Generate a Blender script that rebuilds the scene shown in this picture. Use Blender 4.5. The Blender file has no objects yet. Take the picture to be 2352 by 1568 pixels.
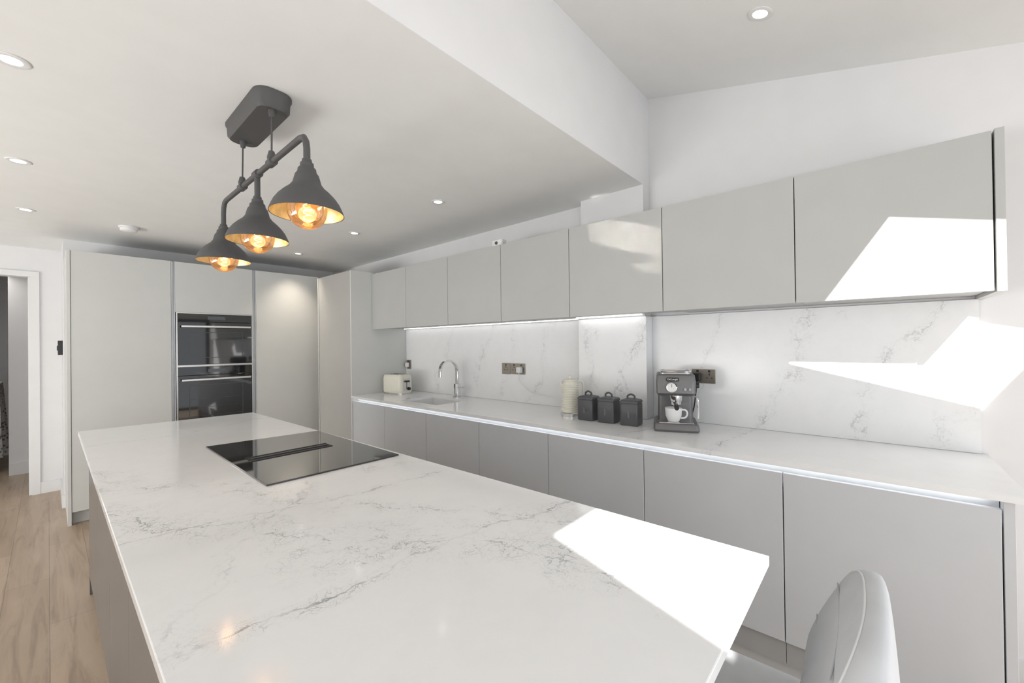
import bpy, bmesh, math, random
import numpy as np
from mathutils import Vector, Matrix
random.seed(4)
S=bpy.context.scene; COL=S.collection
S.view_settings.view_transform='Standard'
PI=math.pi
# ------------------------------------------------------------------ camera
H=1.38; FPX=943.54
yaw,pit,rol=[math.radians(a) for a in (48.488,0.310,0.729)]
Fv=Vector((math.sin(yaw)*math.cos(pit),math.cos(yaw)*math.cos(pit),math.sin(pit)))
R0=Vector((math.cos(yaw),-math.sin(yaw),0)); U0=R0.cross(Fv)
Rv=R0*math.cos(rol)-U0*math.sin(rol); Uv=U0*math.cos(rol)+R0*math.sin(rol)
cam=bpy.data.cameras.new('camera'); co=bpy.data.objects.new('camera',cam); COL.objects.link(co)
M=Matrix(((Rv.x,Uv.x,-Fv.x,0),(Rv.y,Uv.y,-Fv.y,0),(Rv.z,Uv.z,-Fv.z,H),(0,0,0,1)))
co.matrix_world=M; cam.sensor_width=36; cam.sensor_fit='HORIZONTAL'; cam.lens=FPX*36/2352; cam.clip_start=.01
S.camera=co
def ray(px,py): return Fv+Rv*((px-1176)/FPX)-Uv*((py-784)/FPX)
def P(px,py,ax,val):
    d=ray(px,py); i='xyz'.index(ax); o=Vector((0,0,H)); return o+d*((val-o[i])/d[i])
# ------------------------------------------------------------------ materials
def nodes(name):
    m=bpy.data.materials.new(name); m.use_nodes=True; nt=m.node_tree
    b=nt.nodes['Principled BSDF']; return m,nt,b
def link(nt,a,b): nt.links.new(a,b)
def mth(nt,op,a,b=None,c=None,clamp=False):
    n=nt.nodes.new('ShaderNodeMath'); n.operation=op; n.use_clamp=clamp
    for i,v in enumerate((a,b,c)):
        if v is None: continue
        if isinstance(v,(int,float)): n.inputs[i].default_value=v
        else: link(nt,v,n.inputs[i])
    return n.outputs[0]
def noise(nt,vec,scale,detail=2,rough=.5):
    n=nt.nodes.new('ShaderNodeTexNoise'); n.inputs['Scale'].default_value=scale; n.inputs['Detail'].default_value=detail
    n.inputs['Roughness'].default_value=rough
    if vec is not None: link(nt,vec,n.inputs['Vector'])
    return n
def mixc(nt,fac,a,b):
    n=nt.nodes.new('ShaderNodeMix'); n.data_type='RGBA'
    for sock,v in ((n.inputs[0],fac),(n.inputs[6],a),(n.inputs[7],b)):
        if isinstance(v,(int,float)): sock.default_value=v
        elif isinstance(v,tuple): sock.default_value=(*v,1)
        else: link(nt,v,sock)
    return n.outputs[2]
def smooth(nt,v,a,b,oa=0.,ob=1.):
    n=nt.nodes.new('ShaderNodeMapRange'); n.interpolation_type='SMOOTHSTEP'
    link(nt,v,n.inputs[0])
    for i,x in enumerate((a,b,oa,ob)): n.inputs[i+1].default_value=x
    return n.outputs[0]
def geo(nt): return nt.nodes.new('ShaderNodeNewGeometry').outputs['Position']
def mat(name,col,rough=.5,metal=0,var=.03,scale=6,bump=0,bscale=200,coat=0,spec=None,sheen=0):
    m,nt,b=nodes(name)
    n=noise(nt,geo(nt),scale,2)
    f=smooth(nt,n.outputs[0],.3,.7)
    c=mixc(nt,f,tuple(max(0,x*(1-var)) for x in col),tuple(min(1,x*(1+var)) for x in col))
    link(nt,c,b.inputs['Base Color']); b.inputs['Roughness'].default_value=rough; b.inputs['Metallic'].default_value=metal
    if coat: b.inputs['Coat Weight'].default_value=coat
    if spec is not None: b.inputs['Specular IOR Level'].default_value=spec
    if sheen: b.inputs['Sheen Weight'].default_value=sheen
    if bump:
        n2=noise(nt,geo(nt),bscale,2); bp=nt.nodes.new('ShaderNodeBump'); bp.inputs['Strength'].default_value=bump; bp.inputs['Distance'].default_value=.002
        link(nt,n2.outputs[0],bp.inputs['Height']); link(nt,bp.outputs[0],b.inputs['Normal'])
    return m
def emis(name,col,st):
    m,nt,b=nodes(name); b.inputs['Base Color'].default_value=(*col,1)
    b.inputs['Emission Color'].default_value=(*col,1); b.inputs['Emission Strength'].default_value=st; return m
def quartz(name,kind):
    m,nt,b=nodes(name); pos=geo(nt)
    sep=nt.nodes.new('ShaderNodeSeparateXYZ'); link(nt,pos,sep.inputs[0]); x,y,z=sep.outputs
    def warp(vec,scale,amp,detail=3):
        n=noise(nt,vec,scale,detail,.6)
        s=nt.nodes.new('ShaderNodeVectorMath'); s.operation='SUBTRACT'; link(nt,n.outputs['Color'],s.inputs[0]); s.inputs[1].default_value=(.5,.5,.5)
        k=nt.nodes.new('ShaderNodeVectorMath'); k.operation='SCALE'; link(nt,s.outputs[0],k.inputs[0]); k.inputs['Scale'].default_value=amp
        a=nt.nodes.new('ShaderNodeVectorMath'); a.operation='ADD'; link(nt,vec,a.inputs[0]); link(nt,k.outputs[0],a.inputs[1]); return a.outputs[0]
    p=warp(warp(pos,5.,.22),30,.05)
    v=nt.nodes.new('ShaderNodeTexVoronoi'); v.feature='DISTANCE_TO_EDGE'; v.inputs['Scale'].default_value=19; link(nt,p,v.inputs['Vector'])
    line=smooth(nt,v.outputs['Distance'],.0,.025,.8,0)
    v2=nt.nodes.new('ShaderNodeTexVoronoi'); v2.feature='DISTANCE_TO_EDGE'; v2.inputs['Scale'].default_value=52; link(nt,p,v2.inputs['Vector'])
    line2=smooth(nt,v2.outputs['Distance'],.0,.045,.5,0)
    line=mth(nt,'MAXIMUM',line,line2)
    wob=noise(nt,pos,2.3,9,.65).outputs[0]; wob=mth(nt,'SUBTRACT',wob,.5)
    masks=[]; cores=[]
    def band(a,bb,c,w,amp=.35,k=1.):
        s=mth(nt,'ADD',mth(nt,'MULTIPLY',a[0],a[1]),mth(nt,'MULTIPLY',bb[0],bb[1]))
        s=mth(nt,'ADD',s,mth(nt,'MULTIPLY_ADD',wob,amp,c)); s=mth(nt,'ABSOLUTE',s)
        masks.append(smooth(nt,s,w*.1,w,k,0)); cores.append(smooth(nt,s,.0008,.0055,k,0))
    if kind=='top':
        band((y,1),(x,.15),-.83,.055); band((y,1),(x,.22),-1.40,.05,.3,.8); band((y,.6),(x,-.8),-.42,.035,.3,.5)
        band((y,.5),(x,.86),-.88,.15,.6,1.); band((y,.4),(x,.9),-1.02,.10,.7,.7)
        band((y,1),(x,-.3),-2.75,.04,.5,.45); band((y,.8),(x,.6),-3.6,.04,.5,.45); band((y,.7),(x,.4),-1.35,.035,.5,.35)
    elif kind=='pier':
        band((y,1),(z,.35),-1.64,.06,.6,.9); band((y,1),(z,-.2),-1.15,.05,.6,.6)
    else:
        for c,k in ((-.75,.8),(-.42,.7),(-1.15,.5),(-3.0,.6),(-2.35,.6),(-2.68,.4),(-3.5,.5),(-.12,.5),(-1.98,.5)): band((y,1),(z,.35),c,.06,.6,k)
    def mx(l):
        q=l[0]
        for o in l[1:]: q=mth(nt,'MAXIMUM',q,o)
        return q
    mk=mx(masks); cr=mx(cores)
    n16=noise(nt,pos,10,5,.65).outputs[0]
    brk=smooth(nt,n16,.42,.60)
    st=mth(nt,'MAXIMUM',mth(nt,'MULTIPLY',line,mk),mth(nt,'MULTIPLY',cr,.9 if kind=='top' else .75))
    st=mth(nt,'MULTIPLY',st,mth(nt,'MULTIPLY_ADD',brk,.74,.13),clamp=True)
    base=mixc(nt,brk,(.90,.906,.913),(.885,.892,.90))
    base=mixc(nt,mth(nt,'MULTIPLY',mk,.03),base,(.5,.52,.55))
    c=mixc(nt,st,base,(.26,.27,.29)); link(nt,c,b.inputs['Base Color'])
    b.inputs['Roughness'].default_value=.10 if kind=='top' else .2
    return m
def wood_floor():
    m,nt,b=nodes('oak_laminate'); pos=geo(nt)
    sep=nt.nodes.new('ShaderNodeSeparateXYZ'); link(nt,pos,sep.inputs[0])
    cb=nt.nodes.new('ShaderNodeCombineXYZ'); link(nt,sep.outputs[1],cb.inputs[0]); link(nt,sep.outputs[0],cb.inputs[1])
    br=nt.nodes.new('ShaderNodeTexBrick'); link(nt,cb.outputs[0],br.inputs['Vector'])
    br.inputs['Scale'].default_value=1; br.inputs['Brick Width'].default_value=1.25; br.inputs['Row Height'].default_value=.17; br.inputs['Mortar Size'].default_value=.0012
    br.inputs['Color1'].default_value=(.50,.385,.285,1); br.inputs['Color2'].default_value=(.40,.305,.22,1); br.inputs['Mortar'].default_value=(.2,.15,.11,1)
    mp=nt.nodes.new('ShaderNodeMapping'); mp.inputs['Scale'].default_value=(18,1.3,1); link(nt,pos,mp.inputs[0])
    g=noise(nt,mp.outputs[0],1.0,6,.64); g.inputs['Distortion'].default_value=1.1
    c=mixc(nt,smooth(nt,g.outputs[0],.42,.70,0,.75),br.outputs['Color'],(.27,.20,.14))
    mp2=nt.nodes.new('ShaderNodeMapping'); mp2.inputs['Scale'].default_value=(5,.8,1); link(nt,pos,mp2.inputs[0])
    g2=noise(nt,mp2.outputs[0],2,3)
    c=mixc(nt,smooth(nt,g2.outputs[0],.45,.75,0,.45),c,(.57,.455,.35))
    link(nt,c,b.inputs['Base Color']); b.inputs['Roughness'].default_value=.38
    return m
MW=mat('white_wall_paint',(.81,.81,.818),.7,var=.01); MC=mat('ceiling_paint',(.86,.865,.855),.75,var=.01)
MT=mat('white_gloss_trim',(.80,.80,.80),.4,var=.01)
MG=mat('light_grey_lacquer',(.63,.645,.668),.45,var=.012); MGU=mat('warm_lit_grey_lacquer',(.49,.495,.48),.58,var=.012)  # same lacquer: light put into colour, base brighter and cool, wall units warm
MGT=mat('lit_grey_lacquer',(.66,.667,.65),.48,var=.012); MGB=mat('shaded_beige_lacquer',(.47,.462,.44),.45,var=.012); MGd=mat('grey_carcass',(.42,.42,.42),.5)  # same lacquer with light in its colour: tall units lit, corner door dim
MGI=mat('shaded_grey_lacquer',(.135,.132,.132),.22,var=.02)  # island lacquer darkened so its colour carries the shade of that side
MPL=mat('plinth_white',(.62,.62,.61),.45); MGAP=mat('dark_gap',(.03,.03,.03),.8)
MQ=quartz('veined_quartz_top','top'); MQS=quartz('veined_quartz_splash','splash'); MQP=quartz('veined_quartz_pier','pier')
MFL=wood_floor()
MBL=mat('black_glass',(.018,.016,.015),.04,var=.1,coat=.8); MOG=mat('oven_glass',(.009,.009,.0095),.05,var=.1,coat=.9,spec=.7); MBM=mat('black_trim',(.02,.02,.022),.35)
MST=mat('brushed_steel',(.66,.65,.63),.28,1); MCH=mat('chrome',(.75,.75,.76),.07,1)
MAL=mat('satin_aluminium',(.80,.82,.84),.4,.2)
MPD=mat('dark_cast_iron',(.095,.094,.095),.6,.15,bump=.25,bscale=300); MGO=mat('gold_leaf',(.78,.62,.32),.42,.9,var=.12,scale=40)
MCR=mat('cream_enamel',(.78,.76,.66),.3); MBK=mat('black_plastic',(.02,.02,.022),.4)
MCN=mat('charcoal_enamel',(.085,.085,.092),.35,bump=.1,bscale=120); MCO=mat('graphite_metal',(.20,.20,.205),.45,.5)
MWC=mat('white_ceramic',(.85,.85,.85),.15); MBZ=mat('bronze_plate',(.30,.27,.23),.35,.7)
MVL=mat('grey_leather',(.57,.585,.605),.7,var=.03,scale=14,spec=.25,bump=.1,bscale=260); MPP=mat('piping_thread',(.68,.69,.70),.7); MSE=mat('stitch_grey',(.42,.43,.45),.8)
MWP=mat('white_plastic',(.82,.82,.82),.35); MGL=mat('grey_lens',(.10,.10,.11),.3)
MSK=mat('white_sink',(.8,.8,.8),.2)
ELED=emis('led_white',(1,.985,.96),2.6); ELEDR=emis('led_rail',(.97,.985,1),4.2); EDL=emis('downlight_lens',(1,.95,.87),6); EFI=emis('filament',(1,.55,.18),16)
def amber():
    m,nt,b=nodes('amber_glass'); out=nt.nodes['Material Output']
    t=nt.nodes.new('ShaderNodeBsdfTransparent'); t.inputs[0].default_value=(1,.85,.68,1)
    g=nt.nodes.new('ShaderNodeBsdfGlossy'); g.inputs[0].default_value=(1,.94,.88,1); g.inputs['Roughness'].default_value=.03
    e=nt.nodes.new('ShaderNodeEmission'); e.inputs[0].default_value=(1,.5,.18,1); e.inputs[1].default_value=.02
    a=nt.nodes.new('ShaderNodeAddShader'); link(nt,t.outputs[0],a.inputs[0]); link(nt,e.outputs[0],a.inputs[1])
    lw=nt.nodes.new('ShaderNodeLayerWeight'); lw.inputs[0].default_value=.4
    mx=nt.nodes.new('ShaderNodeMixShader'); link(nt,mth(nt,'MULTIPLY_ADD',lw.outputs['Fresnel'],.75,.06),mx.inputs[0]); link(nt,a.outputs[0],mx.inputs[1]); link(nt,g.outputs[0],mx.inputs[2])
    link(nt,mx.outputs[0],out.inputs[0]); return m
MAM=amber()
def lace():
    m,nt,b=nodes('white_lace'); v=nt.nodes.new('ShaderNodeTexVoronoi'); v.inputs['Scale'].default_value=28; link(nt,geo(nt),v.inputs['Vector'])
    c=mixc(nt,smooth(nt,v.outputs['Distance'],.25,.45),(.25,.24,.23),(.75,.74,.72)); link(nt,c,b.inputs['Base Color']); b.inputs['Roughness'].default_value=.8; return m
MLC=lace()
# ------------------------------------------------------------------ geometry helpers
def NB(): return bmesh.new()
def box(bm,x0,x1,y0,y1,z0,z1):
    vs=[bm.verts.new((x,y,z)) for z in (z0,z1) for y in (y0,y1) for x in (x0,x1)]
    for f in ((0,2,3,1),(4,5,7,6),(0,1,5,4),(2,6,7,3),(0,4,6,2),(1,3,7,5)): bm.faces.new([vs[i] for i in f])
    return bm
def prism(bm,pts,z0,z1,mtx=None):
    a=[bm.verts.new((x,y,z0)) for x,y in pts]; b=[bm.verts.new((x,y,z1)) for x,y in pts]; n=len(pts)
    bm.faces.new(a[::-1]); bm.faces.new(b)
    for i in range(n): bm.faces.new((a[i],a[(i+1)%n],b[(i+1)%n],b[i]))
    if mtx is not None: bmesh.ops.transform(bm,matrix=mtx,verts=a+b)
    return bm
def rrect(cx,cy,w,h,r,n=6):
    o=[]
    for sx,sy,a0 in ((1,1,0),(-1,1,90),(-1,-1,180),(1,-1,270)):
        for i in range(n+1):
            a=math.radians(a0+90*i/n); o.append((cx+sx*(w/2-r)+r*math.cos(a),cy+sy*(h/2-r)+r*math.sin(a)))
    return o
def loft(bm,rings,cap=True):
    vs=[[bm.verts.new(p) for p in r] for r in rings]; n=len(rings[0])
    for a,b in zip(vs,vs[1:]):
        for i in range(n): bm.faces.new((a[i],a[(i+1)%n],b[(i+1)%n],b[i]))
    if cap: bm.faces.new(vs[0][::-1]); bm.faces.new(vs[-1])
    return bm
def lathe(bm,prof,c=(0,0,0),seg=32,mtx=None):
    new=[]; rings=[]
    for r,z in prof:
        if r<1e-5: v=[bm.verts.new((0,0,z))]
        else: v=[bm.verts.new((r*math.cos(2*PI*i/seg),r*math.sin(2*PI*i/seg),z)) for i in range(seg)]
        rings.append(v); new+=v
    for a,b in zip(rings,rings[1:]):
        for i in range(seg):
            j=(i+1)%seg
            if len(a)==1 and len(b)==1: continue
            if len(a)==1: bm.faces.new((a[0],b[j],b[i]))
            elif len(b)==1: bm.faces.new((a[i],a[j],b[0]))
            else: bm.faces.new((a[i],a[j],b[j],b[i]))
    mm=Matrix.Translation(c) @ (mtx if mtx is not None else Matrix())
    bmesh.ops.transform(bm,matrix=mm,verts=new); return bm
def tube(bm,pts,r,seg=10,cap=True):
    pts=[Vector(p) for p in pts]; n=len(pts); up=None; rings=[]
    for i,p in enumerate(pts):
        t=(pts[min(i+1,n-1)]-pts[max(i-1,0)]).normalized()
        if up is None: up=t.orthogonal().normalized()
        up=(up-t*up.dot(t)).normalized(); s=t.cross(up); rr=r[i] if isinstance(r,(list,tuple)) else r
        rings.append([p+(up*math.cos(2*PI*k/seg)+s*math.sin(2*PI*k/seg))*rr for k in range(seg)])
    return loft(bm,rings,cap)
def curve(pts,n=8):
    pts=[Vector(p) for p in pts]; o=[]
    q=[pts[0]*2-pts[1]]+pts+[pts[-1]*2-pts[-2]]
    for i in range(1,len(q)-2):
        for k in range(n):
            t=k/n; a,b,c,d=q[i-1:i+3]
            o.append(.5*((2*b)+(c-a)*t+(2*a-5*b+4*c-d)*t*t+(3*b-a-3*c+d)*t**3))
    o.append(pts[-1]); return o
def obj(name,bm,m,parent=None,bev=0,sm=False,local=False,kind=None):
    bmesh.ops.recalc_face_normals(bm,faces=bm.faces[:])
    off=Vector((0,0,0))
    if parent is not None and not local:
        q=parent
        while q is not None: off+=q.location; q=q.parent
    elif parent is None and kind is None and not local:
        xs=[v.co for v in bm.verts]
        off=Vector(((min(v.x for v in xs)+max(v.x for v in xs))/2,(min(v.y for v in xs)+max(v.y for v in xs))/2,min(v.z for v in xs)))
    if not local: bmesh.ops.translate(bm,vec=-off,verts=bm.verts[:])
    me=bpy.data.meshes.new(name); bm.to_mesh(me); bm.free(); me.materials.append(m)
    if sm:
        for p in me.polygons: p.use_smooth=True
        me.set_sharp_from_angle(angle=math.radians(38))
    o=bpy.data.objects.new(name,me); COL.objects.link(o)
    if parent is not None: o.parent=parent
    elif kind is None and not local: o.location=off
    if kind: o['kind']=kind
    if bev:
        b=o.modifiers.new('bevel','BEVEL'); b.width=bev; b.segments=2; b.limit_method='ANGLE'
    return o
def tag(o,label,cat,group=None):
    o['label']=label; o['category']=cat
    if group: o['group']=group
    return o
def thing(name,label,cat,loc=(0,0,0),rz=0,group=None,rx=0):
    o=bpy.data.objects.new(name,None); COL.objects.link(o); o.location=loc; o.rotation_euler=(rx,0,rz); o.empty_display_size=.05
    return tag(o,label,cat,group)
def bxs(*bs):
    bm=NB()
    for b in bs: box(bm,*b)
    return bm
def struct(name,bm,m): return obj(name,bm,m,kind='structure')
def dup(root,loc,rz,label,rx=0):
    r=root.copy(); COL.objects.link(r); r.location=loc; r.rotation_euler=(rx,0,rz); r['label']=label
    for ch in list(root.children):
        c=ch.copy(); COL.objects.link(c); c.parent=r
        for g in ch.children:
            d=g.copy(); COL.objects.link(d); d.parent=c
    return r
# ------------------------------------------------------------------ setting
XW=2.52; ZC=2.35; YB=1.06; XL=-3.2; YR=-2.0; YD=6.03; YT=4.73; YW=5.34
def slope(y): return 2.641+.256*y
struct('floor',bxs((XL,XW+.1,YR-.1,9.2,-.05,0)),MFL)
struct('wall_right',bxs((XW,XW+.1,YR,YW+.1,0,3.05)),MW)
struct('wall_pier',bxs((2.43,XW,YB,1.504,0,ZC)),MW)
struct('wall_back',bxs((.09,XW,YW,YW+.1,0,ZC),(.09,.19,YW+.1,YD,0,ZC)),MW)
dx0,dx1,dz=-.88,-.105,2.075
struct('wall_doorway',bxs((XL,dx0,YD,YD+.1,0,ZC),(dx1,.19,YD,YD+.1,0,ZC),(dx0,dx1,YD,YD+.1,dz,ZC)),MW)
struct('wall_left',bxs((XL-.1,XL,YR,YD+.1,0,3.05)),MW)
struct('ceiling',bxs((XL,XW,YB,YD+.1,ZC,ZC+.06)),MC)
struct('wall_beam',bxs((XL,XW,YB,YB+.06,ZC+.06,3.0),(XL,XW,YB-.001,YB,ZC,3.0)),MW)
RX=[(-1.534,-1.12,-.905,-.455),(.672,1.127,-1.143,-.485)]
bm=NB(); xs=[XL,RX[0][0],RX[0][1],RX[1][0],RX[1][1],XW]
for i in range(5):
    q=RX[0] if i==1 else RX[1]
    ys=[YR,q[2],q[3],YB]
    for j in range(3):
        if i in (1,3) and j==1: continue
        x0,x1,y0,y1=xs[i],xs[i+1],ys[j],ys[j+1]
        v=[bm.verts.new((x,y,slope(y)+h)) for h in (0,.004) for x,y in ((x0,y0),(x1,y0),(x1,y1),(x0,y1))]
        for f in ((3,2,1,0),(4,5,6,7),(0,1,5,4),(1,2,6,5),(2,3,7,6),(3,0,4,7)): bm.faces.new([v[k] for k in f])
struct('ceiling_sloped',bm,MC)
for k,(x0,x1,y0,y1) in enumerate(RX):
    bm=NB()
    for a0,a1,b0,b1 in ((x0-.03,x0,y0-.03,y1+.03),(x1,x1+.03,y0-.03,y1+.03),(x0,x1,y0-.03,y0),(x0,x1,y1,y1+.03)):
        v=[bm.verts.new((x,y,slope(y)+h)) for h in (.0045,.010) for x,y in ((a0,b0),(a1,b0),(a1,b1),(a0,b1))]
        for f in ((3,2,1,0),(4,5,6,7),(0,1,5,4),(1,2,6,5),(2,3,7,6),(3,0,4,7)): bm.faces.new([v[i] for i in f])
    struct('window_%d'%(k+1),bm,MT)
# rear wall with bifold glazing opening
struct('wall_rear',bxs((XL,-2.6,YR-.1,YR,0,2.14),(2.46,XW,YR-.1,YR,0,2.14),(-2.6,2.46,YR-.1,YR,2.02,2.14)),MW)
bm=NB()
for x in (-2.6,-1.35,-.1,1.15,2.4): box(bm,x,x+.06,YR-.08,YR-.02,.05,1.96)
box(bm,-2.6,2.46,YR-.08,YR-.02,0,.05); box(bm,-2.6,2.46,YR-.08,YR-.02,1.96,2.02)
struct('window_3',bm,MBM)
# door trim and baseboards
AW=.052
struct('door_1',bxs((dx1,dx1+AW,YD-.018,YD,0,dz+AW),(dx0-AW,dx0,YD-.018,YD,0,dz+AW),(dx0,dx1,YD-.018,YD,dz,dz+AW),(dx1-.02,dx1,YD,YD+.1,0,dz),(dx0,dx0+.02,YD,YD+.1,0,dz)),MT)
struct('baseboard_doorway',bxs((dx1+AW,.075,YD-.015,YD,0,.11),(.075,.09,YW,YD-.015,0,.11),(.075,.108,YW-.035,YW-.0,0,.11)),MT)
struct('baseboard_right',bxs((XW-.015,XW,YR,-.36,0,.12)),MT)
struct('baseboard_left',bxs((XL,XL+.015,YR,YD,0,.12)),MT)
# hallway beyond
struct('wall_hall',bxs((-.29,.9,7.15,7.25,0,ZC),(-2.1,1.0,9.0,9.1,0,ZC),(.9,1.0,YD+.1,9.0,0,ZC),(-2.2,-2.1,YD+.1,9.1,0,ZC)),MW)
struct('ceiling_hall',bxs((XL,1.0,YD+.1,9.1,ZC,ZC+.05)),MC)
struct('baseboard_hall',bxs((-.29,.9,7.135,7.15,0,.13)),MT)
t=thing('console_table','tall narrow table with pale patterned lace cover beyond the doorway','table',(-.62,7.75,0))
bm=NB()
rings=[]
for z,s,am in ((.16,1.1,.035),(.5,1.05,.025),(.9,1.01,.008),(1.0,1.0,0)):
    r=[]
    for i in range(64):
        a=2*PI*i/64; k=1/max(abs(math.cos(a)),abs(math.sin(a)))**.9
        r.append((.26*k*math.cos(a)*s+am*math.cos(a)*math.sin(12*a),.28*k*math.sin(a)*s+am*math.sin(a)*math.sin(12*a),z))
    rings.append(r)
obj('cover',loft(bm,rings),MLC,t,sm=True,local=True)
for sx in(-1,1):
    for sy in(-1,1): obj('leg',tube(NB(),[(sx*.18,sy*.2,0),(sx*.18,sy*.2,.155)],.02),MBM,t,local=True)
# ------------------------------------------------------------------ right-hand run
XF=1.885; XD=1.905; ZT=.91; YE=-.315; YN=3.70
gb=[YN]+[P(px,py,'x',XD).y for px,py in ((883,945),(978,975),(1100,1020),(1259,1060),(1479,1105),(1800,1250),(2306,1350))]
lab=['grey handleless base cabinet beside the tall corner cupboard','grey handleless base cabinet below the sink','grey handleless base cabinet below the right of the tap','grey handleless base cabinet below the paired wall sockets','grey handleless base cabinet below the cream kettle','grey handleless base cabinet below the coffee machine','wide grey handleless base cabinet at the window end of the worktop']
for i in range(7):
    y1,y0=gb[i],gb[i+1]; xb=2.428 if (y0<1.51 and y1>1.05) else XW-.02
    t=thing('base_cabinet',lab[i],'cabinet',(2.2,(y0+y1)/2,0),group='grey base cabinets along the right wall')
    ztop=.70 if i in (1,2) else .885
    obj('body',bxs((XD+.052,xb,y0+.001,y0+.018,.10,ztop),(XD+.052,xb,y1-.018,y1-.001,.10,ztop),(XD+.052,xb,y0+.018,y1-.018,.10,.12),(xb-.01,xb,y0+.018,y1-.018,.12,ztop),(XD+.022,XD+.051,y0+.001,y1-.001,.10,.79)),MGd,t)
    obj('door',bxs((XD,XD+.02,y0+.0018,y1-.0018,.20,.860)),MG,t,bev=.0015)
    obj('foot',bxs((XD+.08,XD+.12,y0+.05,y0+.09,0,.0995)),MBK,t)
yb0=gb[-1]
tag(obj('end_panel',bxs((XD,XW-.001,yb0-.026,yb0-.002,0,.885)),MG,bev=.001),'tall grey end panel closing the base cabinets at the window end','panel')
tag(obj('plinth',bxs((XD+.05,XD+.068,yb0,YN,0,.099)),MPL),'pale plinth under the right-hand base cabinets','plinth')
tag(obj('handle_rail',bxs((XD+.024,XD+.05,yb0,YN-.002,.80,.815),(XD+.044,XD+.05,yb0,YN-.002,.815,.885)),MAL),'pale recessed grip rail under the right-hand worktop edge','rail')
tag(obj('led_strip',bxs((XD+.026,XD+.036,yb0+.02,YN-.02,.884,.8885)),ELEDR),'lit strip under the front edge of the right-hand worktop','light')
# worktop with sink cut-out
sx0,sx1,sy0,sy1=2.0,2.34,2.56,3.04
tag(obj('worktop',bxs((XF,sx0,YE-.02,YN-.002,.89,ZT),(sx1,XW-.001,1.504,YN-.002,.89,ZT),(sx1,2.429,YE-.02,1.504,.89,ZT),(2.429,XW-.001,YE-.02,YB-.001,.89,ZT),(sx0,sx1,YE-.02,sy0,.89,ZT),(sx0,sx1,sy1,YN-.002,.89,ZT)),MQ),'long white veined worktop along the right wall','worktop')
bm=bxs((sx0-.005,sx0-.001,sy0-.004,sy1+.004,.72,.889),(sx1+.001,sx1+.005,sy0-.004,sy1+.004,.72,.889),(sx0-.001,sx1+.001,sy0-.005,sy0-.001,.72,.889),(sx0-.001,sx1+.001,sy1+.001,sy1+.005,.72,.889),(sx0,sx1,sy0,sy1,.715,.722))
t=thing('sink','white undermounted sink let into the worktop','sink',((sx0+sx1)/2,(sy0+sy1)/2,.715))
obj('bowl',bm,MSK,t)
obj('waste',lathe(NB(),[(0,.728),(.035,.728),(.04,.724),(.04,.722)],(2.2,2.8,0)),MCH,t,sm=True)
# backsplash
t=thing('backsplash','white veined stone backsplash wrapped round the wall pier','backsplash',(2.5,1.7,ZT))
obj('slab',bxs((2.50,XW-.001,1.505,YN-.002,ZT+.001,1.537)),MQS,t)
obj('pier_slab',bxs((2.406,2.429,YB-.018,1.52,ZT+.001,1.537)),MQP,t,bev=.001)
obj('return_slab',bxs((2.429,2.499,YB-.018,YB-.001,ZT+.001,1.537)),MQS,t)
obj('slab',bxs((2.50,XW-.001,YE,YB-.018,ZT+.001,1.537)),MQS,t)
XU=2.11; zu0,zu1=1.538,2.078
gu=[YN]+[P(px,py,'x',XU).y for px,py in ((932,690),(1028,665),(1150,650),(1307,630),(1521,600),(1825,555),(2283,490))]
lab=['grey wall cabinet beside the tall corner cupboard, deepest in the corner','grey wall cabinet above the toaster and sink','grey wall cabinet above the chrome tap','grey wall cabinet above the paired wall sockets, with a small device on top','grey wall cabinet above the wall pier and the charcoal canisters','grey wall cabinet above the coffee machine','large grey wall cabinet with a bright sun patch at the window end']
for i in range(7):
    y1,y0=gu[i],gu[i+1]; xb=2.40 if (y0<1.53 and y1>1.03) else 2.519
    t=thing('wall_cabinet',lab[i],'cabinet',(2.25,(y0+y1)/2,zu0),group='grey wall cabinets along the right wall')
    obj('body',bxs((XU+.022,xb,y0+.001,y1-.001,zu0+.012,zu1)),MGd,t)
    obj('door',bxs((XU,XU+.02,y0+.0018,y1-.0018,zu0,zu1)),MGU,t,bev=.0015)
yu0=gu[-1]
tag(obj('end_panel',bxs((XU-.004,XW-.001,yu0-.026,yu0-.0035,zu0-.003,zu1+.003)),MGU,bev=.001),'narrow grey end panel beside the sunlit wall cabinet','panel')
tag(obj('led_strip',bxs((2.455,2.465,1.56,YN-.03,zu0+.005,zu0+.0115)),ELED),'lit strip under the wall cabinets left of the pier','light')
tag(obj('led_strip',bxs((2.360,2.372,1.05,1.51,zu0+.005,zu0+.0115)),emis('led_pier',(1,.985,.96),5)),'lit strip under the wall cabinets in front of the pier','light')
# gadget on top
g=P(1153,560,'x',2.2)
t=thing('alarm_sensor','small white and dark sensor on top of the wall cabinets','sensor',(2.17,g.y,zu1))
obj('case',prism(NB(),rrect(0,0,.06,.10,.015),0,.05),MWP,t,bev=.004,local=True)
obj('lens',lathe(NB(),[(0,.010),(.009,.008),(.013,0)],(-.03,0,.027),20,Matrix.Rotation(-PI/2,4,'Y')),MGL,t,sm=True,local=True)
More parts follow.
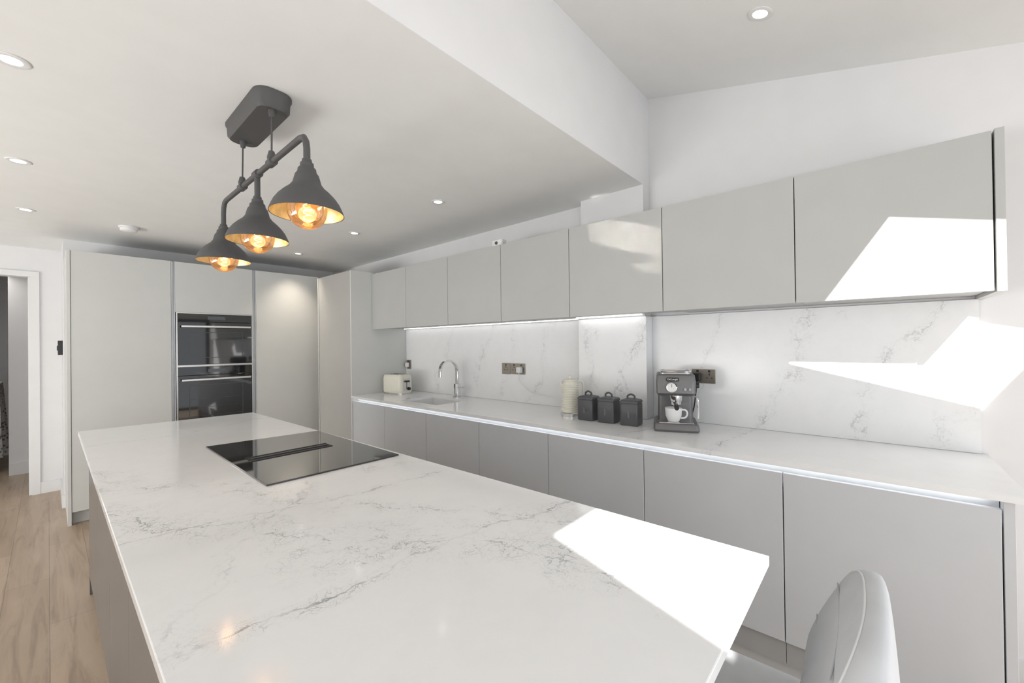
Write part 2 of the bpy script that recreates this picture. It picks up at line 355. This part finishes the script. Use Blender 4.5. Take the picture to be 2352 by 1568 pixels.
# ------------------------------------------------------------------ tall units
XC=1.895; zl=2.095
t=thing('corner_cupboard','tall cupboard with a shaded beige-grey door between the tall bank and the worktop','cabinet',(2.2,4.05,0))
obj('side_panel',bxs((XC,XW-.002,YN,YN+.018,0,zl)),MGT,t,bev=.001)
obj('body',bxs((XC+.022,XW-.002,YN+.019,4.40,.1,zl)),MGd,t)
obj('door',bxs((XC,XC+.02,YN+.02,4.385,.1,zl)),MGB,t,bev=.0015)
obj('side_panel',bxs((XC,XW-.002,4.40,4.415,0,zl)),MGT,t)
obj('plinth',bxs((XC+.05,XC+.065,YN+.02,4.40,0,.099)),MPL,t)
X=lambda px,py=780: P(px,py,'y',YT).x
xa,xb_,xc,xd,xe=X(394),X(403),X(581),X(589),X(733)
x0=X(163,880); zt=2.162
tag(obj('end_panel',bxs((x0-.022,x0-.001,YT-.004,YW-.001,0,zt+.004)),MGT,bev=.001),'tall pale end panel beside the doorway wall','panel')
def tallcab(name,label,x0,x1,z=0):
    return thing(name,label,'cabinet',((x0+x1)/2,5.0,z),group='tall cabinets along the back')
t=tallcab('tall_cabinet','widest tall pale cabinet door left of the ovens',x0,xa)
obj('body',bxs((x0,xa,YT+.022,YW-.002,.1,zt)),MGd,t)
obj('door',bxs((x0+.001,xa-.001,YT,YT+.02,.1,zt)),MGT,t,bev=.002)
t2=tallcab('tall_cabinet','tall pale cabinet door right of the ovens, warmly lit near its top',xd,xe)
obj('body',bxs((xd,xe,YT+.022,YW-.002,.1,zt)),MGd,t2)
obj('door',bxs((xd+.001,xe-.001,YT,YT+.02,.1,zt)),MGT,t2,bev=.002)
tov=tallcab('oven_top_cabinet','pale square cabinet door above the two ovens',xb_,xc,1.705)
obj('body',bxs((xb_,xc,YT+.022,YW-.002,1.706,zt)),MGd,tov)
obj('door',bxs((xb_+.001,xc-.001,YT,YT+.02,1.705,zt)),MGT,tov,bev=.002)
tdr=tallcab('oven_base_cabinet','pale drawer cabinet beneath the two ovens',xb_,xc,0)
obj('body',bxs((xb_,xc,YT+.022,YW-.002,.1,.612)),MGd,tdr)
obj('drawer',bxs((xb_+.001,xc-.001,YT,YT+.02,.1,.612)),MGT,tdr,bev=.002)
tag(obj('plinth',bxs((x0,xe,YT+.055,YT+.068,0,.099)),MPL),'pale plinth under the tall cabinets at the back','plinth')
for a,b,l in ((xa,xb_,'pale vertical grip channel left of the ovens'),(xc,xd,'pale vertical grip channel right of the ovens')):
    tag(obj('grip_channel',bxs((a+.001,a+.004,YT+.003,YT+.05,0,zt),(b-.004,b-.001,YT+.003,YT+.05,0,zt),(a+.004,b-.004,YT+.04,YT+.05,0,zt)),MAL),l,'rail')
# ovens
ox0,ox1=xb_+.004,xc-.004; oc=(ox0+ox1)/2
MOW=mat('oven_window_print',(.07,.07,.075),.3); MOD=mat('oven_display',(.10,.11,.13),.2); MOR=mat('oven_rack',(.09,.09,.09),.3,.8)
def oven(label,z0,z1,hz,compact):
    t=thing('oven',label,'oven',(oc,YT+.02,z0),group='built-in ovens')
    obj('cavity_case',bxs((ox0+.02,ox1-.02,YT+.022,YT+.45,z0,z1-.002)),MBM,t)
    pz=z1-.085 if compact else z1-.09
    obj('control_panel',bxs((ox0+.010,ox1-.010,YT-.012,YT+.022,pz+.003,z1-.009)),MOG,t,bev=.002)
    obj('door',bxs((ox0+.010,ox1-.010,YT-.014,YT+.022,z0+.008,pz)),MOG,t,bev=.002)
    obj('steel_trim',bxs((ox0,ox0+.009,YT-.008,YT+.022,z0,z1),(ox1-.009,ox1,YT-.008,YT+.022,z0,z1),(ox0+.009,ox1-.009,YT-.008,YT+.022,z1-.008,z1),(ox0+.009,ox1-.009,YT-.008,YT+.022,z0,z0+.007)),MST,t)
    hb=bxs((ox0+.03,ox1-.03,YT-.058,YT-.040,hz-.010,hz+.010),(ox0+.05,ox0+.065,YT-.041,YT-.013,hz-.008,hz+.008),(ox1-.065,ox1-.05,YT-.041,YT-.013,hz-.008,hz+.008))
    obj('handle',hb,MST,t,bev=.003)
    wz0,wz1=z0+.07,hz-.05
    m=bxs((ox0+.09,ox1-.09,YT-.0152,YT-.0142,wz1-.006,wz1),(ox0+.09,ox1-.09,YT-.0152,YT-.0142,wz0,wz0+.006),(ox0+.09,ox0+.096,YT-.0152,YT-.0142,wz0+.006,wz1-.006),(ox1-.096,ox1-.09,YT-.0152,YT-.0142,wz0+.006,wz1-.006))
    obj('window_frame',m,MOW,t)
    obj('display',bxs((oc-.07,oc+.07,YT-.0135,YT-.0122,pz+.025,pz+.055)),MOD,t)
    if not compact:
        for z in (wz0+.06,wz0+.14,wz0+.22): obj('rack',bxs((ox0+.1,ox1-.1,YT-.0150,YT-.0142,z,z+.003)),MOR,t)
oven('compact black glass oven with steel bar handle, upper of the pair',1.214,1.704,1.575,True)
oven('black glass oven with steel bar handle and wire racks, lower of the pair',.6125,1.213,1.085,False)
# light switch on the stub wall
t=thing('light_switch','dark switch plate on the narrow white wall beside the doorway','switch',(.09,5.62,1.33))
obj('plate',bxs((-.030,-.0005,-.07,.07,0,.13)),MBK,t,bev=.003,local=True)
obj('rocker',bxs((-.036,-.030,-.02,.02,.04,.085)),MBK,t,local=True)
# ------------------------------------------------------------------ island
Q=[(.105,.18),(1.042,.18),(.978,3.365),(.112,3.42)]
tag(obj('island_worktop',prism(NB(),Q,.888,ZT),MQ,bev=.002),'large white veined stone worktop on the kitchen island','worktop')
ys=[.50,1.06,1.62,2.18,2.74,3.32]
lab=['grey island cabinet at the stool end','grey island cabinet second from the stool end','grey island cabinet beside the hob','grey island cabinet second from the ovens','grey island cabinet nearest the ovens']
for i in range(5):
    t=thing('island_cabinet',lab[i],'cabinet',(.55,(ys[i]+ys[i+1])/2,.0),group='island cabinets')
    obj('body',bxs((.172,.93,ys[i]+.001,ys[i+1]-.001,.1,.83),(.20,.93,ys[i]+.001,ys[i+1]-.001,.83,.887)),MGd,t)
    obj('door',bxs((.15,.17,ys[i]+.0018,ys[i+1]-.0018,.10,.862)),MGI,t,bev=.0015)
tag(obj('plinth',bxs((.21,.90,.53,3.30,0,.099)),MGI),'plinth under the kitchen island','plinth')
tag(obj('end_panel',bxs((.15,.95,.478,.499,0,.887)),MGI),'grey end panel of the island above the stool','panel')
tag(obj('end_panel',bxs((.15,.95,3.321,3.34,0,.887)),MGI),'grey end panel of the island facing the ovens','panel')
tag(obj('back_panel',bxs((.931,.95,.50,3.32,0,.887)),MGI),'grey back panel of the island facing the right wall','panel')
hc=[P(px,py,'z',ZT) for px,py in ((473,1028),(612,1117),(916,1046),(731,991))]
t=thing('hob','black glass induction hob with a central extractor slot set in the island','hob',(sum(c.x for c in hc)/4,sum(c.y for c in hc)/4,ZT))
obj('glass',prism(NB(),[(c.x,c.y) for c in hc],ZT+.0005,ZT+.006),MBL,t,bev=.001)
sA=P(566,1058,'z',ZT); sB=P(760,1025,'z',ZT); ysl=(sA.y+sB.y)/2
obj('extractor_slot',bxs((sA.x,sB.x,ysl-.030,ysl+.030,ZT+.006,ZT+.0072)),MGAP,t)
for k in (-1,1): obj('slot_trim',bxs((sA.x,sB.x,ysl+k*.034-.003,ysl+k*.034+.003,ZT+.006,ZT+.009)),MBM,t)
obj('slot_vane',bxs((sA.x+.01,sB.x-.01,ysl-.008,ysl+.010,ZT+.0073,ZT+.010)),MBM,t)
# ------------------------------------------------------------------ pendant
px_,py_=.56,1.86
t=thing('pendant_light','dark three-arm pendant light with bell shades hanging over the island','pendant lamp',(px_,py_,1.80))
def stad(s,z,L=.225,W=.068,r=.05): return [(px_+.018+x,py_+.045+y,z) for x,y in rrect(0,0,2*W*s,2*L*(1-(1-s)*.35),r*s,8)]
obj('ceiling_plate',loft(NB(),[stad(1,ZC-.001),stad(1,ZC-.012),stad(.93,ZC-.02),stad(.9,ZC-.055),stad(.78,ZC-.066)]),MPD,t,sm=True)
zb=2.072
for y in (1.69,2.04):
    y2=y+.03; x2=px_+.012
    rd=obj('cable',tube(NB(),[(px_,y,zb),(x2,y2,ZC-.06)],.0032),MPD,t,sm=True)
    obj('collar',lathe(NB(),[(0,0),(.013,.0),(.016,.01),(.010,.035),(0,.035)],(px_,y,zb+.006),16),MPD,rd,sm=True)
    obj('cord_grip',lathe(NB(),[(0,0),(.009,0),(.013,.02),(.013,.03),(0,.03)],(x2,y2,ZC-.094),16),MPD,rd,sm=True)
yn,ym,yf=1.375,1.85,2.33
bar=[(px_,yn,1.975),(px_,yn,zb-.05),(px_,yn+.006,zb-.025),(px_,yn+.022,zb-.006),(px_,yn+.05,zb),(px_,ym,zb),(px_,yf-.05,zb),(px_,yf-.022,zb-.006),(px_,yf-.006,zb-.025),(px_,yf,zb-.05),(px_,yf,1.955)]
bmq=tube(NB(),bar,.0105,12); tube(bmq,[(px_,ym,zb),(px_,ym,1.970)],.0105,12)
for y in (1.69,ym,2.04): tube(bmq,[(px_,y-.022,zb),(px_,y-.02,zb),(px_,y+.02,zb),(px_,y+.022,zb)],[.0106,.016,.016,.0106],14)
obj('bar',bmq,MPD,t,sm=True)
prof=[(0,.178),(.014,.178),(.016,.168),(.020,.165),(.021,.153),(.027,.147),(.029,.135),(.035,.127),(.039,.113),(.043,.098),(.053,.084),(.069,.070),(.085,.053),(.098,.034),(.106,.016),(.110,.004),(.111,0)]
inn=[(.109,.001),(.108,.004),(.104,.016),(.096,.033),(.083,.052),(.067,.068),(.051,.082),(.041,.096),(.03,.11),(0,.112)]
for y,zz in ((yn,1.808),(ym,1.804),(yf,1.790)):
    c=(px_,y,zz)
    sh=obj('shade',lathe(NB(),prof,c,48),MPD,t,sm=True)
    obj('shade_lining',lathe(NB(),inn,c,48),MGO,sh,sm=True)
    rb=.060; zc0=.012
    bp=[(.0,zc0-rb)]+[(rb*math.sin(a),zc0-rb*math.cos(a)) for a in [PI*k/16 for k in range(1,13)]]+[(.026,.068),(.018,.084),(.016,.10)]
    obj('bulb',lathe(NB(),bp,c,32),MAM,sh,sm=True)
    fl=NB()
    tube(fl,[(c[0]+.012*math.cos(a*1.0),c[1]+.012*math.sin(a*1.0),c[2]-.02+.05*k/40) for k in range(41) for a in [k*.42]],.0012,5)
    obj('filament',fl,EFI,sh)
    l=bpy.data.lights.new('bulb_light','POINT'); l.energy=.20; l.color=(1,.82,.58); l.shadow_soft_size=.03
    lo=bpy.data.objects.new('bulb_light',l); COL.objects.link(lo); lo.location=(c[0],c[1],c[2]+.03)
# ------------------------------------------------------------------ downlights, smoke alarm
def down_at(loc,label,rx=0,src=[None],e=3):
    if src[0] is None:
        t=thing('downlight',label,'downlight',loc,0,'recessed ceiling downlights',rx)
        obj('trim_ring',lathe(NB(),[(.028,-.0005),(.028,-.003),(.042,-.005),(.046,-.003),(.046,-.0005)],seg=32),MWP,t,sm=True,local=True)
        obj('lens',lathe(NB(),[(0,-.0025),(.0275,-.0025),(.0275,-.0006)],seg=32),EDL,t,sm=True,local=True); src[0]=t
    else: dup(src[0],loc,0,label,rx)
    l=bpy.data.lights.new('down_spot','SPOT'); l.energy=e; l.spot_size=math.radians(95); l.spot_blend=1; l.color=(1,.86,.70); l.shadow_soft_size=.04
    lo=bpy.data.objects.new('down_spot',l); COL.objects.link(lo); lo.location=Vector(loc)-Vector((0,0,.02))
for (a,b),l in (((24,137),'large looking downlight at the left picture edge, nearest the camera on the low ceiling'),((42,369),'left-side downlight midway along the low ceiling'),((59,481),'left-side downlight nearest the doorway wall'),((1006,463),'downlight on the low ceiling nearest the beam on the worktop side'),((814,535),'downlight on the low ceiling in the middle of the three before the wall cabinets'),((685,582),'small downlight just before the tall cabinets')):
    p=P(a,b,'z',ZC); down_at((p.x,p.y,ZC),l,e=(26 if a in (685,) else 2))
d=ray(1746,31); tt=(2.641-H)/(d.z-.256*d.y); p=Vector((0,0,H))+d*tt
down_at((p.x,p.y,p.z),'downlight on the sloped ceiling above the wall cabinets',math.atan(.256),e=1)
p=P(296,521,'z',ZC)
t=thing('smoke_alarm','white round smoke alarm on the ceiling before the tall cabinets','smoke alarm',(p.x,p.y,ZC))
obj('base',lathe(NB(),[(0,-.001),(.062,-.001),(.062,-.012),(.056,-.016),(0,-.016)]),MWP,t,sm=True,local=True)
obj('cover',lathe(NB(),[(.054,-.016),(.052,-.034),(.036,-.042),(0,-.043)]),MWP,t,sm=True,local=True)
# ------------------------------------------------------------------ sockets
def socket(pa,pb,label):
    a=P(*pa,'x',2.50); b=P(*pb,'x',2.50); y1,y0=min(max(a.y,b.y),YN-.012),min(a.y,b.y); z1,z0=max(a.z,b.z),min(a.z,b.z)
    t=thing('wall_socket',label,'socket',(2.50,(y0+y1)/2,z0),group='bronze wall sockets on the backsplash')
    obj('plate',bxs((2.493,2.4995,y0,y1,z0,z1)),MBZ,t,bev=.002)
    n=2 if (y1-y0)>.11 else 1; w=(y1-y0)/n
    for k in range(n):
        yc=y0+w*(k+.5); zc=(z0+z1)/2
        obj('pin_holes',bxs((2.4922,2.4932,yc-.003,yc+.003,zc+.006,zc+.018),(2.4922,2.4932,yc-.017,yc-.009,zc-.012,zc-.006),(2.4922,2.4932,yc+.009,yc+.017,zc-.012,zc-.006)),MBK,t)
        obj('rocker',bxs((2.4905,2.4932,yc-.006,yc+.006,zc+.024,zc+.036)),MBK,t)
    return y0,y1,z0,z1
s1=socket((924,826),(945,847),'bronze wall socket above the toaster')
s2=socket((1154,833),(1173,859),'bronze switch plate, left of the pair on the backsplash')
s3=socket((1174,834),(1207,860),'bronze double socket with white plug, right of the pair')
s4=socket((1590,847),(1644,881),'bronze double socket behind the coffee machine')
# ------------------------------------------------------------------ tap
t=thing('kitchen_tap','chrome arched kitchen tap behind the sink','tap',(2.41,2.79,ZT+.0005))
obj('body',loft(NB(),[[(x,y,z) for x,y in rrect(0,0,w,w,.006)] for z,w in ((0,.056),(.008,.056),(.01,.046),(.12,.044),(.125,.03))]),MCH,t,sm=True,local=True)
path=[(0,0,.12),(0,0,.22)]+[(-.095+.095*math.cos(a),0,.235+.095*math.sin(a)) for a in [PI*k/12 for k in range(0,13)]]+[(-.19,0,.19)]
rings=[]
for i,p in enumerate(path):
    a=Vector(path[max(i-1,0)]); b=Vector(path[min(i+1,len(path)-1)]); tn=(b-a).normalized(); nn=Vector((tn.z,0,-tn.x))
    rings.append([Vector(p)+nn*sx*.009+Vector((0,1,0))*sy*.016 for sx,sy in ((1,1),(-1,1),(-1,-1),(1,-1))])
obj('spout',loft(NB(),rings),MCH,t,bev=.002,local=True)
obj('lever',bxs((-.012,.012,-.085,-.022,.085,.10)),MCH,t,bev=.003,local=True)
# ------------------------------------------------------------------ toaster
t=thing('toaster','cream two-slice toaster beside the corner cupboard','toaster',(2.26,3.50,ZT+.0005),math.radians(8))
def ring(w,l,z,r=.03): return [(x,y,z) for x,y in rrect(0,0,w,l,r)]
obj('body',loft(NB(),[ring(.15,.25,.012),ring(.158,.258,.03),ring(.158,.258,.15),ring(.15,.25,.175),ring(.13,.232,.186)]),MCR,t,sm=True,local=True)
obj('base',prism(NB(),rrect(0,0,.145,.245,.03),0,.013),MST,t,local=True)
obj('top_plate',prism(NB(),rrect(0,0,.11,.21,.02),.186,.189),MST,t,local=True)
obj('end_plate',bxs((-.045,.045,-.1302,-.1285,.03,.152)),MST,t,local=True,bev=.0005)
for sx in (-1,1): obj('slot',bxs((sx*.026-.013,sx*.026+.013,-.075,.075,.1885,.1896)),MBK,t,local=True)
obj('lever',bxs((-.018,.018,-.152,-.1303,.115,.13),(-.003,.003,-.1312,-.1303,.05,.115)),MBK,t,local=True)
obj('dial',lathe(NB(),[(0,.014),(.014,.014),(.016,0)],(.026,-.1304,.05),20,Matrix.Rotation(PI/2,4,'X')),MBK,t,sm=True,local=True)
# ------------------------------------------------------------------ kettle
t=thing('kettle','cream ribbed electric kettle beside the wall pier','kettle',(2.255,1.495,ZT+.0005),math.radians(-38))
KS=.84
obj('power_base',lathe(NB(),[(0,.0),(.075*KS,.0),(.076*KS,.018),(.070*KS,.022),(0,.022)],seg=40),MST,t,sm=True,local=True)
pr=[(0,.023),(.070*KS,.023),(.071*KS,.03)]
for k in range(16):
    z=.035+k*.0108; r=(.071-.006*(k/16))*KS
    pr+=[(r,z),(r-.0030,z+.005)]
pr+=[(.064*KS,.212),(.060*KS,.220)]
obj('body',lathe(NB(),pr+[(0,.221)],seg=40),MCR,t,sm=True,local=True)
obj('lid',lathe(NB(),[(.059*KS,.221),(.054*KS,.232),(.02,.237),(.012,.240),(.014,.254),(0,.256)],seg=32),MCR,t,sm=True,local=True)
obj('handle',tube(NB(),curve([(.042,0,.209),(.068,0,.220),(.088,0,.202),(.090,0,.13),(.080,0,.07),(.052,0,.055)],6),.008,12),MCR,t,sm=True,local=True)
obj('spout',loft(NB(),[[(-.048,-.020,.205),(-.048,.020,.205),(-.053,.0,.168)],[(-.078,-.009,.218),(-.078,.009,.218),(-.075,0,.205)]]),MCR,t,local=True)
obj('switch',bxs((.080,.098,-.009,.009,.038,.05)),MBK,t,local=True)
yp=(s3[0]+(s3[1]-s3[0])*.27); zp=(s3[2]+s3[3])/2-.005
tp=thing('power_plug','white plug with grey flex trailing down to the kettle','plug',(2.49,yp,zp))
obj('plug_body',bxs((2.455,2.4925,yp-.022,yp+.022,zp-.025,zp+.022)),MWP,tp,bev=.008)
obj('flex',tube(NB(),curve([(2.465,yp,zp-.025),(2.47,yp-.01,zp-.09),(2.475,yp-.12,zp-.17),(2.47,yp-.30,zp-.19),(2.44,1.66,.95),(2.36,1.60,.916)],8),.0035,8),MWP,tp,sm=True)
zp1=(s1[2]+s1[3])/2; yp1=(s1[0]+s1[1])/2
tp=thing('power_plug','white plug in the socket above the toaster','plug',(2.49,yp1,zp1))
obj('plug_body',bxs((2.460,2.4895,yp1-.022,yp1+.022,zp1-.028,zp1+.020)),MWP,tp,bev=.008)
obj('flex',tube(NB(),curve([(2.470,yp1,zp1-.028),(2.468,yp1,zp1-.09),(2.46,yp1-.02,.95),(2.42,3.55,.916)],8),.0028,8),MWP,tp,sm=True)
zp4=(s4[2]+s4[3])/2; yp4=s4[1]-(s4[1]-s4[0])*.27
tp=thing('power_plug','black plug in the socket behind the coffee machine','plug',(2.49,yp4,zp4))
obj('plug_body',bxs((2.455,2.4895,yp4-.022,yp4+.022,zp4-.028,zp4+.020)),MBK,tp,bev=.008)
obj('flex',tube(NB(),curve([(2.47,yp4,zp4-.028),(2.475,yp4+.02,1.0),(2.475,yp4+.05,.94),(2.465,.90,.916)],8),.004,8),MBK,tp,sm=True)
# ------------------------------------------------------------------ canisters
MEM=mat('embossed_panel',(.16,.16,.165),.3)
def canister(loc,rz,label):
    t=thing('canister',label,'canister',loc,rz,'charcoal storage canisters')
    obj('body',loft(NB(),[ring(.098,.098,0,.012),ring(.104,.104,.006,.014),ring(.104,.104,.118,.014),ring(.098,.098,.126,.014)]),MCN,t,sm=True,local=True)
    ld=obj('lid',loft(NB(),[ring(.106,.106,.127,.014),ring(.106,.106,.136,.014),ring(.096,.096,.143,.014),ring(.05,.05,.15,.014)]),MCN,t,sm=True,local=True)
    obj('knob',tube(NB(),curve([(0,-.02,.148),(0,-.019,.163),(0,0,.172),(0,.019,.163),(0,.02,.148)],5),.0055,8),MCN,ld,sm=True,local=True)
    obj('label_plate',bxs((-.0545,-.0522,-.004,.004,.045,.080)),MEM,t,local=True)
    return t
c0=canister((2.20,1.325,ZT+.0005),0,'square charcoal canister nearest the kettle, first of the three')
dup(c0,(2.203,1.19,ZT+.0005),math.radians(3),'square charcoal canister in the middle of the three')
dup(c0,(2.206,1.05,ZT+.0005),math.radians(8),'square charcoal canister nearest the coffee machine, last of the three')
# ------------------------------------------------------------------ coffee machine (front toward local -y)
rzc=math.radians(-68); CM=(2.272,.825,ZT)
t=thing('coffee_machine','graphite espresso machine with chrome details on the worktop','coffee machine',(CM[0],CM[1],ZT+.0005),rzc)
def rr(w,d,cy,z,r=.02): return [(x,y,z) for x,y in rrect(0,cy,w,d,r)]
obj('base',loft(NB(),[rr(.215,.25,0,0),rr(.225,.265,0,.012),rr(.218,.255,0,.035),rr(.205,.24,0,.042)]),MCO,t,sm=True,local=True)
obj('drip_tray',bxs((-.085,.085,-.118,-.01,.0425,.047)),MCH,t,bev=.002,local=True)
obj('column',loft(NB(),[rr(.18,.12,.058,.042),rr(.175,.12,.058,.19)]),MCO,t,sm=True,local=True)
obj('head',loft(NB(),[rr(.175,.21,.01,.185),rr(.192,.235,.003,.20),rr(.196,.235,.004,.26),rr(.188,.215,.010,.292),rr(.175,.195,.014,.298)]),MCO,t,sm=True,local=True)
obj('cup_rail',tube(NB(),[(x,y,.309) for x,y in rrect(0,.014,.155,.17,.03)]+[(.0775,.014+.055,.309)],.004,8),MCH,t,sm=True,local=True)
obj('cup_warmer',prism(NB(),rrect(0,.014,.15,.165,.02),.298,.302),MST,t,local=True)
RX90=Matrix.Rotation(PI/2,4,'X')
dl=obj('pressure_dial',lathe(NB(),[(0,.010),(.022,.010),(.026,.012),(.028,0)],(-.02,-.114,.232),32,RX90),MCH,t,sm=True,local=True)
obj('dial_face',lathe(NB(),[(0,.0115),(.0215,.0115),(.0215,.0101)],(-.02,-.114,.232),32,RX90),MWP,dl,local=True)
obj('needle',bxs((-.021,-.019,-.1262,-.1256,.232,.249)),MBK,dl,local=True)
obj('button',lathe(NB(),[(0,.008),(.007,.008),(.008,0)],(.045,-.114,.222),20,RX90),MCH,t,sm=True,local=True)
obj('button',lathe(NB(),[(0,.008),(.007,.008),(.008,0)],(.068,-.114,.222),20,RX90),MCH,t,sm=True,local=True)
obj('group_head',lathe(NB(),[(0,.150),(.030,.150),(.034,.160),(.034,.184),(0,.186)],(0,-.055,0),28),MCH,t,sm=True,local=True)
pf=obj('portafilter',lathe(NB(),[(0,.128),(.012,.128),(.028,.136),(.030,.150),(0,.150)],(0,-.055,0),28),MCH,t,sm=True,local=True)
obj('handle',tube(NB(),[(.0,-.08,.143),(.0,-.12,.143),(.0,-.17,.138),(.0,-.20,.134)],[.006,.009,.012,.010],12),MBK,pf,sm=True,local=True)
obj('steam_wand',tube(NB(),curve([(.085,-.06,.19),(.105,-.08,.17),(.108,-.09,.11),(.106,-.10,.07)],6),.004,8),MCH,t,sm=True,local=True)
obj('steam_knob',lathe(NB(),[(0,.022),(.014,.022),(.016,0)],(.096,-.03,.235),20,Matrix.Rotation(PI/2,4,'Y')),MBK,t,sm=True,local=True)
def text(s,size,parent,loc,rot,m,name='lettering'):
    cu=bpy.data.curves.new('txt','FONT'); cu.body=s; cu.size=size; cu.align_x='CENTER'; cu.align_y='CENTER'; cu.extrude=.0003
    to=bpy.data.objects.new('txt',cu); COL.objects.link(to); bpy.context.view_layer.update()
    me=bpy.data.meshes.new_from_object(to.evaluated_get(bpy.context.evaluated_depsgraph_get())); bpy.data.objects.remove(to)
    me.materials.clear(); me.materials.append(m)
    o=bpy.data.objects.new(name,me); COL.objects.link(o); o.parent=parent; o.location=loc; o.rotation_euler=rot; return o
bd=obj('badge',prism(NB(),rrect(0,0,.062,.020,.006),0,.003,Matrix.Translation((-.015,-.1125,.272))@Matrix.Rotation(math.radians(78),4,'X')),MBK,t,local=True)
text("De'Longhi",.0125,bd,(-.015,-.1160,.2727),(math.radians(78),0,0),MWP)
# mug
mp=Matrix.Translation(CM)@Matrix.Rotation(rzc,4,'Z')@Vector((-.012,-.072,.0482))
t=thing('mug','white ceramic mug on the drip tray of the coffee machine','mug',mp,rzc)
obj('cup',lathe(NB(),[(0,0),(.026,0),(.03,.004),(.040,.03),(.043,.072),(.0405,.072),(.037,.03),(.026,.008),(0,.007)],seg=36),MWC,t,sm=True,local=True)
obj('handle',tube(NB(),curve([(.040,0,.062),(.060,0,.060),(.068,0,.042),(.058,0,.022),(.036,0,.018)],6),.005,10),MWC,t,sm=True,local=True)
# ------------------------------------------------------------------ stool
t=thing('bar_stool','grey upholstered stool with padded stitched back tucked under the island end','stool',(.93,.252,0),math.radians(1.5))
bm=NB(); rings=[]
ZCB,HH,WW=.75,.195,.20
def inner(x,z): return -.262+.030+.25*x*x+max(0,min(.080,(ZCB+HH-z)*.42))
def outer(x,z): return -.262-.004+.25*x*x
def sup(i,n,s):
    a=2*PI*i/n; ca,sa=math.cos(a),math.sin(a)
    return WW*s*math.copysign(abs(ca)**.66,ca), ZCB+HH*s*math.copysign(abs(sa)**.66,sa)
prof_b=[(-.10,.30),(-.08,.60),(-.04,.82),(0,.91),(.06,.955),(.14,.985),(.3,1.0),(.5,1.005),(.7,1.0),(.86,.985),(.95,.955),(1.0,.90),(1.06,.72),(1.10,.42),(1.11,.12)]
for f,s in prof_b:
    r=[]
    for i in range(64):
        x,z=sup(i,64,s); r.append((x,outer(x,z)*(1-f)+inner(x,z)*f,z))
    rings.append(r)
back=obj('backrest',loft(bm,rings),MVL,t,sm=True,local=True)
for p in back.data.polygons: p.use_smooth=True
for f,s in ((.92,.972),):
    pip=[]
    for i in range(65):
        x,z=sup(i,64,s); pip.append((x,outer(x,z)*(1-f)+inner(x,z)*f,z))
    obj('piping',tube(NB(),pip,.0020,6),MPP,back,sm=True,local=True)
bmq=NB()
for kk in range(4):
    z=ZCB+HH-.075-kk*.08; pts=[]
    for j in range(21):
        x=-WW*.80+WW*1.60*j/20; pts.append((x,outer(x,z)*(-.07)+inner(x,z)*1.07-.0005,z))
    tube(bmq,pts,.0014,5)
obj('quilting',bmq,MSE,back,local=True)
rings=[]
for z,s in ((.54,.93),(.555,1.0),(.59,1.0),(.605,.97),(.612,.85)): rings.append([(x*s,y*s+.0,z) for x,y in rrect(0,0,.42,.41,.09,8)])
obj('seat',loft(NB(),rings),MVL,t,sm=True,local=True)
for sx in(-1,1):
    for sy in(-1,1): obj('leg',tube(NB(),[(sx*.15,sy*.14,.545),(sx*.20,sy*.19,0)],[.014,.010],12),MBK,t,sm=True,local=True)
obj('footrest',tube(NB(),[(sx*.183,sy*.173,.22) for sx,sy in((-1,-1),(1,-1),(1,1),(-1,1),(-1,-1))],.008,8),MBK,t,local=True)
# ------------------------------------------------------------------ light
w=bpy.data.worlds.new('world'); S.world=w; w.use_nodes=True; bg=w.node_tree.nodes['Background']; bg.inputs[0].default_value=(.89,.945,1,1); bg.inputs[1].default_value=.92
SD=Vector((1.45,.65,-1))
sl=bpy.data.lights.new('sun','SUN'); sl.energy=13; sl.angle=math.radians(.35); sl.color=(1,.975,.94)
so=bpy.data.objects.new('sun',sl); COL.objects.link(so); so.rotation_euler=SD.to_track_quat('-Z','Y').to_euler()
def area(name,loc,d,sx,sy,e,col=(1,1,1),spread=None):
    l=bpy.data.lights.new(name,'AREA'); l.shape='RECTANGLE'; l.size=sx; l.size_y=sy; l.energy=e; l.color=col
    if spread: l.spread=math.radians(spread)
    o=bpy.data.objects.new(name,l); COL.objects.link(o); o.location=loc; o.rotation_euler=Vector(d).to_track_quat('-Z','Y').to_euler()
area('bifold_daylight',(-.4,YR+.05,1.05),(-.15,1,.16),4.2,1.9,48,(.96,.982,1))
area('side_fill',(XL+.15,3.3,.65),(1,.12,.9),4.0,1.0,132,(1,.998,.98))  # unseen fill added to brighten the ceiling and back; no window here
area('hall_fill',(-.6,7.0,2.2),(0,0,-1),.6,.6,5,(1,.95,.9))  # unseen fill added to brighten the hall beyond the doorway
area('added_sun_glint',(.935,.40,.93),(1.18,.64,1.0),.36,.19,.18,(1,.97,.9),1.2)  # added lamp above the worktop standing in for sun reflected off it
